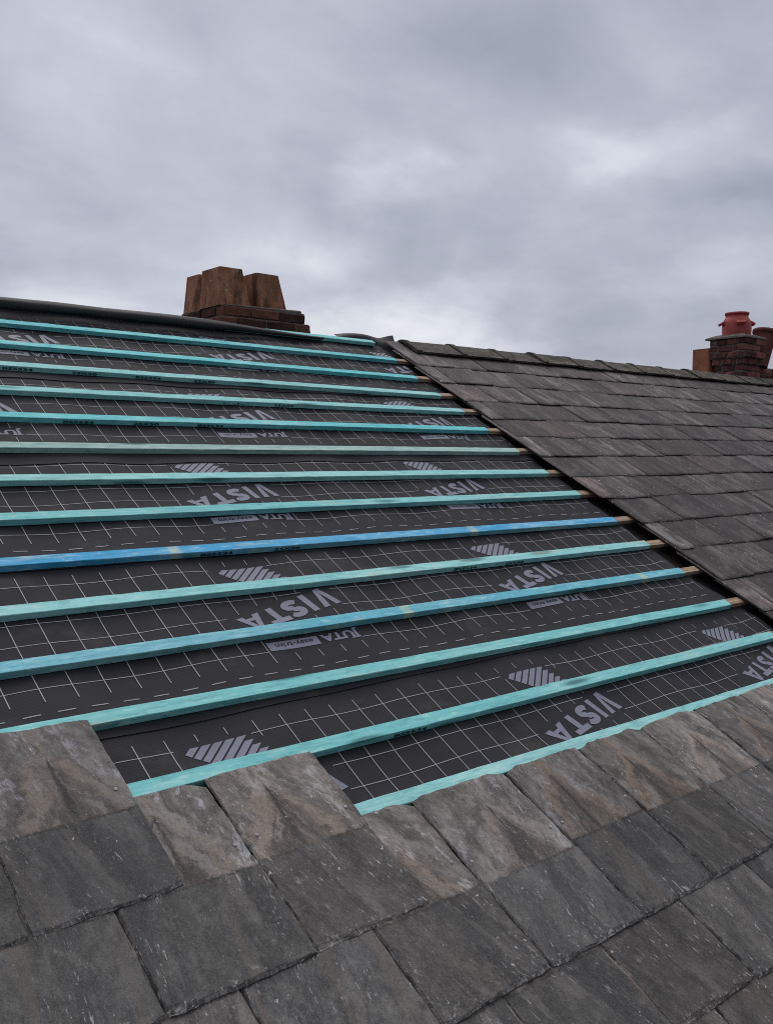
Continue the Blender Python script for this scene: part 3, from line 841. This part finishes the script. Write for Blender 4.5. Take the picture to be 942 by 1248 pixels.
# ------------------------------------------------------------------ chimneys
def brick_stack(name, x0, x1, y0, y1, z0, ztop, mats, seed, outset=None, parent=None, org=(0, 0, 0)):
    """courses of separate bricks round a mortar core"""
    random.seed(seed)
    bm = bmesh.new(); mi = {}
    ch, joint = .075, .010
    n = int(round((ztop-z0)/ch)); faces_m = []
    for c in range(n):
        zt = ztop-c*ch; off = outset(c) if outset else 0
        a, b, d, e = x0-off, x1+off, y0-off, y1+off
        f = add_box(bm, ((a+b)/2-org[0], (d+e)/2-org[1], zt-ch/2-org[2]), (b-a-.022, e-d-.022, ch-.0005))
        for q in f: q.material_index = 1
        def run(p, q, fix, alongx, inner):
            L = q-p; nb = max(2, int(round(L/.225))); w = L/nb; sh = (w/2 if c % 2 else 0)
            cuts = [0]+[sh+k*w for k in range(0 if sh else 1, nb)]+[L]
            for s0, s1 in zip(cuts, cuts[1:]):
                if s1-s0 < .03: continue
                s0 += joint/2; s1 -= joint/2
                cx = p+(s0+s1)/2; dep = .10
                jj = random.uniform(-.004, .003)
                cc = (cx, fix+(dep/2 if inner > 0 else -dep/2)+jj, zt-ch/2) if alongx else (fix+(dep/2 if inner > 0 else -dep/2)+jj, cx, zt-ch/2)
                ss = (s1-s0, dep, ch-joint) if alongx else (dep, s1-s0, ch-joint)
                ff = add_box(bm, tuple(cc[k]-org[k] for k in range(3)), ss, None, .007, .005)
        run(a, b, d, True, 1); run(a, b, e, True, -1)
        run(d+.10, e-.10, a, False, 1); run(d+.10, e-.10, b, False, -1)
    bmesh.ops.subdivide_edges(bm, edges=[e for e in bm.edges if e.calc_length() > .05], cuts=3, use_grid_fill=True)
    for v in bm.verts:
        p = v.co; k = .007
        v.co = p+Vector((k*N(p.x*16, p.y*16, p.z*16+seed), k*N(p.x*16+7, p.y*16, p.z*16+seed), .5*k*N(p.x*16, p.y*16+9, p.z*16+seed)))
    return link(name, bm_mesh(name, bm), mats, parent)
def square_pot(bot, top, z0, z1, th, mat, parent, seed, org):
    """hollow tapered square pot: bot/top = (x0,x1,y0,y1)"""
    V, F = [], []
    nz = 8
    def ring(r, z, inset):
        x0, x1, y0, y1 = r; x0 += inset; x1 -= inset; y0 += inset; y1 -= inset; c = .012
        pts = [(x0+c, y0), (x1-c, y0), (x1, y0+c), (x1, y1-c), (x1-c, y1), (x0+c, y1), (x0, y1-c), (x0, y0+c)]
        return [(p[0]+.004*N(p[0]*9, p[1]*9, z*7+seed)-org[0], p[1]+.004*N(p[0]*8, p[1]*8, z*7+seed+4)-org[1], z-org[2]+.003*N(p[0]*20, p[1]*20, seed)) for p in pts]
    lv = []
    for k in range(nz+1):
        t = k/nz; lv.append((tuple(bot[i]+(top[i]-bot[i])*t for i in range(4)), z0+(z1-z0)*t, 0))
    lv.append((top, z1, th)); lv.append((top, z1-.09, th)); lv.append((top, z1-.091, th+.04))
    for r, z, ins in lv: V += ring(r, z, ins)
    for i in range(len(lv)-1):
        for k in range(8): F.append((i*8+k, i*8+(k+1) % 8, (i+1)*8+(k+1) % 8, (i+1)*8+k))
    F.append(tuple((len(lv)-1)*8+k for k in range(8)))
    return link('chimney_pot', pydata('chimney_pot', V, F), mat, parent)
RZ = H
org = (1.87, 3.66, RZ+1.3)
c1 = empty('chimney', Matrix.Translation(org), 'sooty brick chimney behind the membrane roll with tapered square terracotta pots', 'chimney')
brick_stack('brick_stack', 1.533, 2.215, 3.37, 3.955, RZ+1.30, RZ+1.990, [M['brickd'], M['mortar']], 4, lambda c: 0 if c == 0 else .028, c1, org)
# mortar bed round the pots
bm = bmesh.new()
f = add_box(bm, (1.874-org[0], 3.662-org[1], RZ+1.996-org[2]), (.64, .55, .024), None, .010, .006)
link('mortar_bed', bm_mesh('mortar_bed', bm), M['mortar'], c1)
square_pot((1.530, 1.778, 3.395, 3.690), (1.548, 1.728, 3.420, 3.672), RZ+1.992, RZ+2.252, .022, M['pot'], c1, 1, org)
square_pot((1.856, 2.098, 3.420, 3.700), (1.850, 2.040, 3.445, 3.665), RZ+1.992, RZ+2.250, .022, M['pot'], c1, 5, org)
square_pot((1.548, 1.790, 3.712, 3.945), (1.566, 1.760, 3.735, 3.925), RZ+1.980, RZ+2.246, .022, M['pot'], c1, 9, org)

org = (8.4, 3.5, RZ+1.4)
c2 = empty('chimney', Matrix.Translation(org), 'far weathered brick chimney with a red clay pot and a leaning pot', 'chimney')
brick_stack('brick_stack', 8.22, 8.60, 3.31, 3.67, RZ+1.40, RZ+2.30, [M['brickr'], M['mortar']], 9, lambda c: (.045 if c in (0, 1, 2) else (.02 if c == 3 else 0)), c2, org)
V, F = [], []
for k, (s, z) in enumerate(((.25, 2.296), (.245, 2.315), (.17, 2.345), (.15, 2.352))):
    for i in range(16):
        a = 2*pi*i/16; m = max(abs(cos(a)), abs(sin(a))); V.append((8.4+s*cos(a)/m*.98-org[0], 3.505+s*sin(a)/m-org[1], RZ+z+.008*N(cos(a)*3, sin(a)*3, k)-org[2]))
for k in range(3):
    for i in range(16): F.append((k*16+i, k*16+(i+1) % 16, (k+1)*16+(i+1) % 16, (k+1)*16+i))
F.append(tuple(48+i for i in range(16)))
link('mortar_flaunching', pydata('mortar_flaunching', V, F), M['mortar'], c2)
def lathe(prof, seg=28):
    V, F = [], []
    for r, z in prof:
        for i in range(seg): V.append((r*cos(2*pi*i/seg), r*sin(2*pi*i/seg), z))
    for k in range(len(prof)-1):
        for i in range(seg): F.append((k*seg+i, k*seg+(i+1) % seg, (k+1)*seg+(i+1) % seg, (k+1)*seg+i))
    F.append(tuple((len(prof)-1)*seg+i for i in range(seg)))
    return V, F
V, F = lathe([(.158, 0), (.162, .06), (.160, .135), (.152, .165), (.132, .20), (.125, .205), (.125, .235), (.134, .238), (.134, .262), (.118, .264), (.112, .20), (.02, .19)])
pt = link('chimney_pot', pydata('chimney_pot', V, F), M['potr'], c2, True); pt.location = (8.40-org[0], 3.50-org[1], RZ+2.345-org[2]); pt['label'] = 'squat red clay pot with shouldered neck and side lugs'
for a in (0.15, 1.72, 3.29, 4.86):
    bm = bmesh.new(); add_box(bm, (0, 0, 0), (.065, .10, .030), Matrix.Rotation(.55, 3, 'Y'), .006)
    lg = link('pot_lug', bm_mesh('pot_lug', bm), M['potr'], pt); lg.location = (.168*cos(a+2.2), .168*sin(a+2.2), .140); lg.rotation_euler = (0, 0, a+2.2)
V, F = lathe([(.085, 0), (.10, .15), (.122, .36), (.128, .40), (.148, .405), (.150, .44), (.135, .445), (.115, .40), (.02, .38)])
pl = link('chimney_pot', pydata('chimney_pot', V, F), M['brickr'], c2, True); pl.location = (8.84-org[0], 3.44-org[1], RZ+2.01-org[2]); pl.rotation_euler = (.02, .24, 0); pl['label'] = 'leaning tapered pot with a flared rim'
org3 = (8.15, 4.0, RZ+1.7)
square_pot((8.16, 8.40, 3.70, 3.93), (8.17, 8.39, 3.71, 3.92), RZ+1.70, RZ+2.205, .02, M['poto'], c2, 3, org)
o_ = c2.children[-1]; o_['label'] = 'plain orange terracotta box pot low beside the stack'
brick_stack('brick_base', 8.62, 9.35, 3.42, 3.80, RZ+1.40, RZ+2.005, [M['brickr'], M['mortar']], 19, None, c2, org)

# ------------------------------------------------------------------ the house under the roof, and the ground
hs = empty('house', Matrix.Translation((4, 3, 0)), 'brick terraced house whose boarded roof carries the slates and membrane', 'house')
def W(u, v, n): return ROOF @ Vector((u, v, n))
e0, a0 = W(0, -1.75, -.034), W(0, 3.805, -.034)
ymid = a0.y; yr = 2*ymid-e0.y
def prism(name, x0, x1, sec, mat):
    V = [(x0-4, y-3, z) for y, z in sec]+[(x1-4, y-3, z) for y, z in sec]; n = len(sec)
    F = [tuple(range(n-1, -1, -1)), tuple(range(n, 2*n))]+[(k, (k+1) % n, (k+1) % n+n, k+n) for k in range(n)]
    return link(name, pydata(name, V, [f[::-1] for f in F]), mat, hs)
prism('roof_boarding', -2.7, 12.0, [(e0.y, e0.z), (e0.y, e0.z-.05), (ymid, a0.z-.05), (yr, e0.z-.05), (yr, e0.z), (ymid, a0.z)], M['deck'])
prism('wall', -2.6, 11.9, [(e0.y+.25, 0), (e0.y+.25, e0.z+.05), (ymid, a0.z-.12), (yr-.25, e0.z+.05), (yr-.25, 0)], M['wall'])
gm = pydata('ground', [(-600, -600, 0), (600, -600, 0), (600, 600, 0), (-600, 600, 0)], [(0, 1, 2, 3)])
tag(link('ground', gm, M['ground']), None, None, None, 'structure')

# ------------------------------------------------------------------ light: overcast sky and a very soft sun behind it
SUN_EL, SUN_AZ = radians(62), radians(35)      # azimuth from +Y towards +X
w = bpy.data.worlds.new('World'); SC.world = w; w.use_nodes = True
t = w.node_tree; t.nodes.clear()
class WT(NT):
    def __init__(s, tree): s.t = tree
q = WT(t)
outn = q.n('ShaderNodeOutputWorld')
sky = q.n('ShaderNodeTexSky', sky_type='NISHITA'); sky.sun_disc = False; sky.sun_elevation = SUN_EL; sky.sun_rotation = SUN_AZ
sky.altitude = 50; sky.air_density = 1; sky.dust_density = 2
bg1 = q.n('ShaderNodeBackground'); q.l(sky.outputs[0], bg1.inputs[0]); bg1.inputs[1].default_value = .07
d = q.n('ShaderNodeTexCoord').outputs['Generated']
dx, dy, dz = q.sep(d)
inv = q.math('DIVIDE', 1.0, q.math('ADD', q.math('MAXIMUM', dz, 0.0), .36))
plane = q.comb(q.math('MULTIPLY', dx, inv), q.math('MULTIPLY', dy, inv), .37)      # flat cloud deck seen in perspective
n1 = q.noise(q.scale(plane, (1.0, 1.1, 1)), 1.5, 9, .56, .4)
n2 = q.noise(q.scale(plane, (1.0, 1.25, 1)), 4.2, 8, .56, .5)
n3 = q.noise(plane, .55, 4, .5, .2)
warp = q.vmath('SUBTRACT', q.n('ShaderNodeTexNoise').outputs['Color'], (.5, .5, .5))
wn = [x for x in t.nodes if x.type == 'TEX_NOISE'][-1]; q.l(plane, wn.inputs['Vector']); wn.inputs['Scale'].default_value = 3.0; wn.inputs['Detail'].default_value = 6
dw = q.vmath('ADD', d, q.vmath('MULTIPLY', warp, (.34, .34, .16)))
def blob(c, s, amp):
    v = q.vmath('SUBTRACT', dw, c); v = q.vmath('DIVIDE', v, s)
    x = q.n('ShaderNodeVectorMath', operation='LENGTH'); q.l(v, x.inputs[0])
    return q.math('MULTIPLY', q.mapr(x.outputs[1], 1.0, 0.0), amp)
val = q.math('ADD', q.math('MULTIPLY', q.math('SUBTRACT', n1, .5), 1.05), q.math('MULTIPLY', q.math('SUBTRACT', n2, .5), .38))
val = q.math('ADD', val, q.math('MULTIPLY', q.math('SUBTRACT', n3, .5), .35))
for c, s, a in (((.785, .545, .302), (.17, .17, .045), .34), ((.657, .705, .262), (.07, .07, .050), .28), ((.55, .81, .205), (.13, .13, .05), .20),
                ((.66, .74, .120), (.26, .26, .055), .40), ((.33, .93, .150), (.14, .14, .07), .25), ((.86, .46, .235), (.12, .16, .045), -.22),
                ((.68, .62, .40), (.16, .16, .06), -.16), ((.86, .48, .165), (.14, .14, .03), .14), ((.45, .84, .27), (.14, .12, .06), -.10)):
    val = q.math('ADD', val, blob(c, s, a))
val = q.math('ADD', val, .46)
ccol = q.ramp(val, [(.08, (.220, .236, .290)), (.42, (.335, .349, .416)), (.62, (.424, .438, .502)), (.95, (.62, .64, .668))])
lift = q.math('MULTIPLY', q.mapr(dz, .40, .95, 1.0, 2.35), q.mapr(dy, .1, -.75, 1.0, .58))   # added dark cloud behind the camera, unseen, to shade the batten front faces            # overcast skies are brightest overhead
ccol = q.mix(q.mapr(dz, .40, .8), ccol, q.mix(1.0, ccol, (1.08, 1.0, .90), 'MULTIPLY'))
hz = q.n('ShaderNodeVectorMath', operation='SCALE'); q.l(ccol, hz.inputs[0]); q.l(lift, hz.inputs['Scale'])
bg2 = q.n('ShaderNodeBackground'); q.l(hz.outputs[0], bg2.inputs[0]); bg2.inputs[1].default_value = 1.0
mx = q.n('ShaderNodeMixShader'); mx.inputs[0].default_value = .94
q.l(bg1.outputs[0], mx.inputs[1]); q.l(bg2.outputs[0], mx.inputs[2]); q.l(mx.outputs[0], outn.inputs[0])
sl = bpy.data.lights.new('sun', 'SUN'); sl.energy = .9; sl.angle = radians(35); sl.color = (1, .97, .93)
so = bpy.data.objects.new('sun', sl); COL.objects.link(so)
sd = Vector((sin(SUN_AZ)*cos(SUN_EL), cos(SUN_AZ)*cos(SUN_EL), sin(SUN_EL)))
so.rotation_euler = sd.to_track_quat('Z', 'Y').to_euler(); so.location = (0, 0, 20)

SC.render.engine = 'CYCLES'
SC.cycles.use_denoising = False; SC.cycles.filter_width = 1.0
SC.cycles.max_bounces = 6
vs = SC.view_settings
vs.view_transform = 'Standard'; vs.look = 'None'; vs.exposure = .45; vs.gamma = 1; vs.use_curve_mapping = False
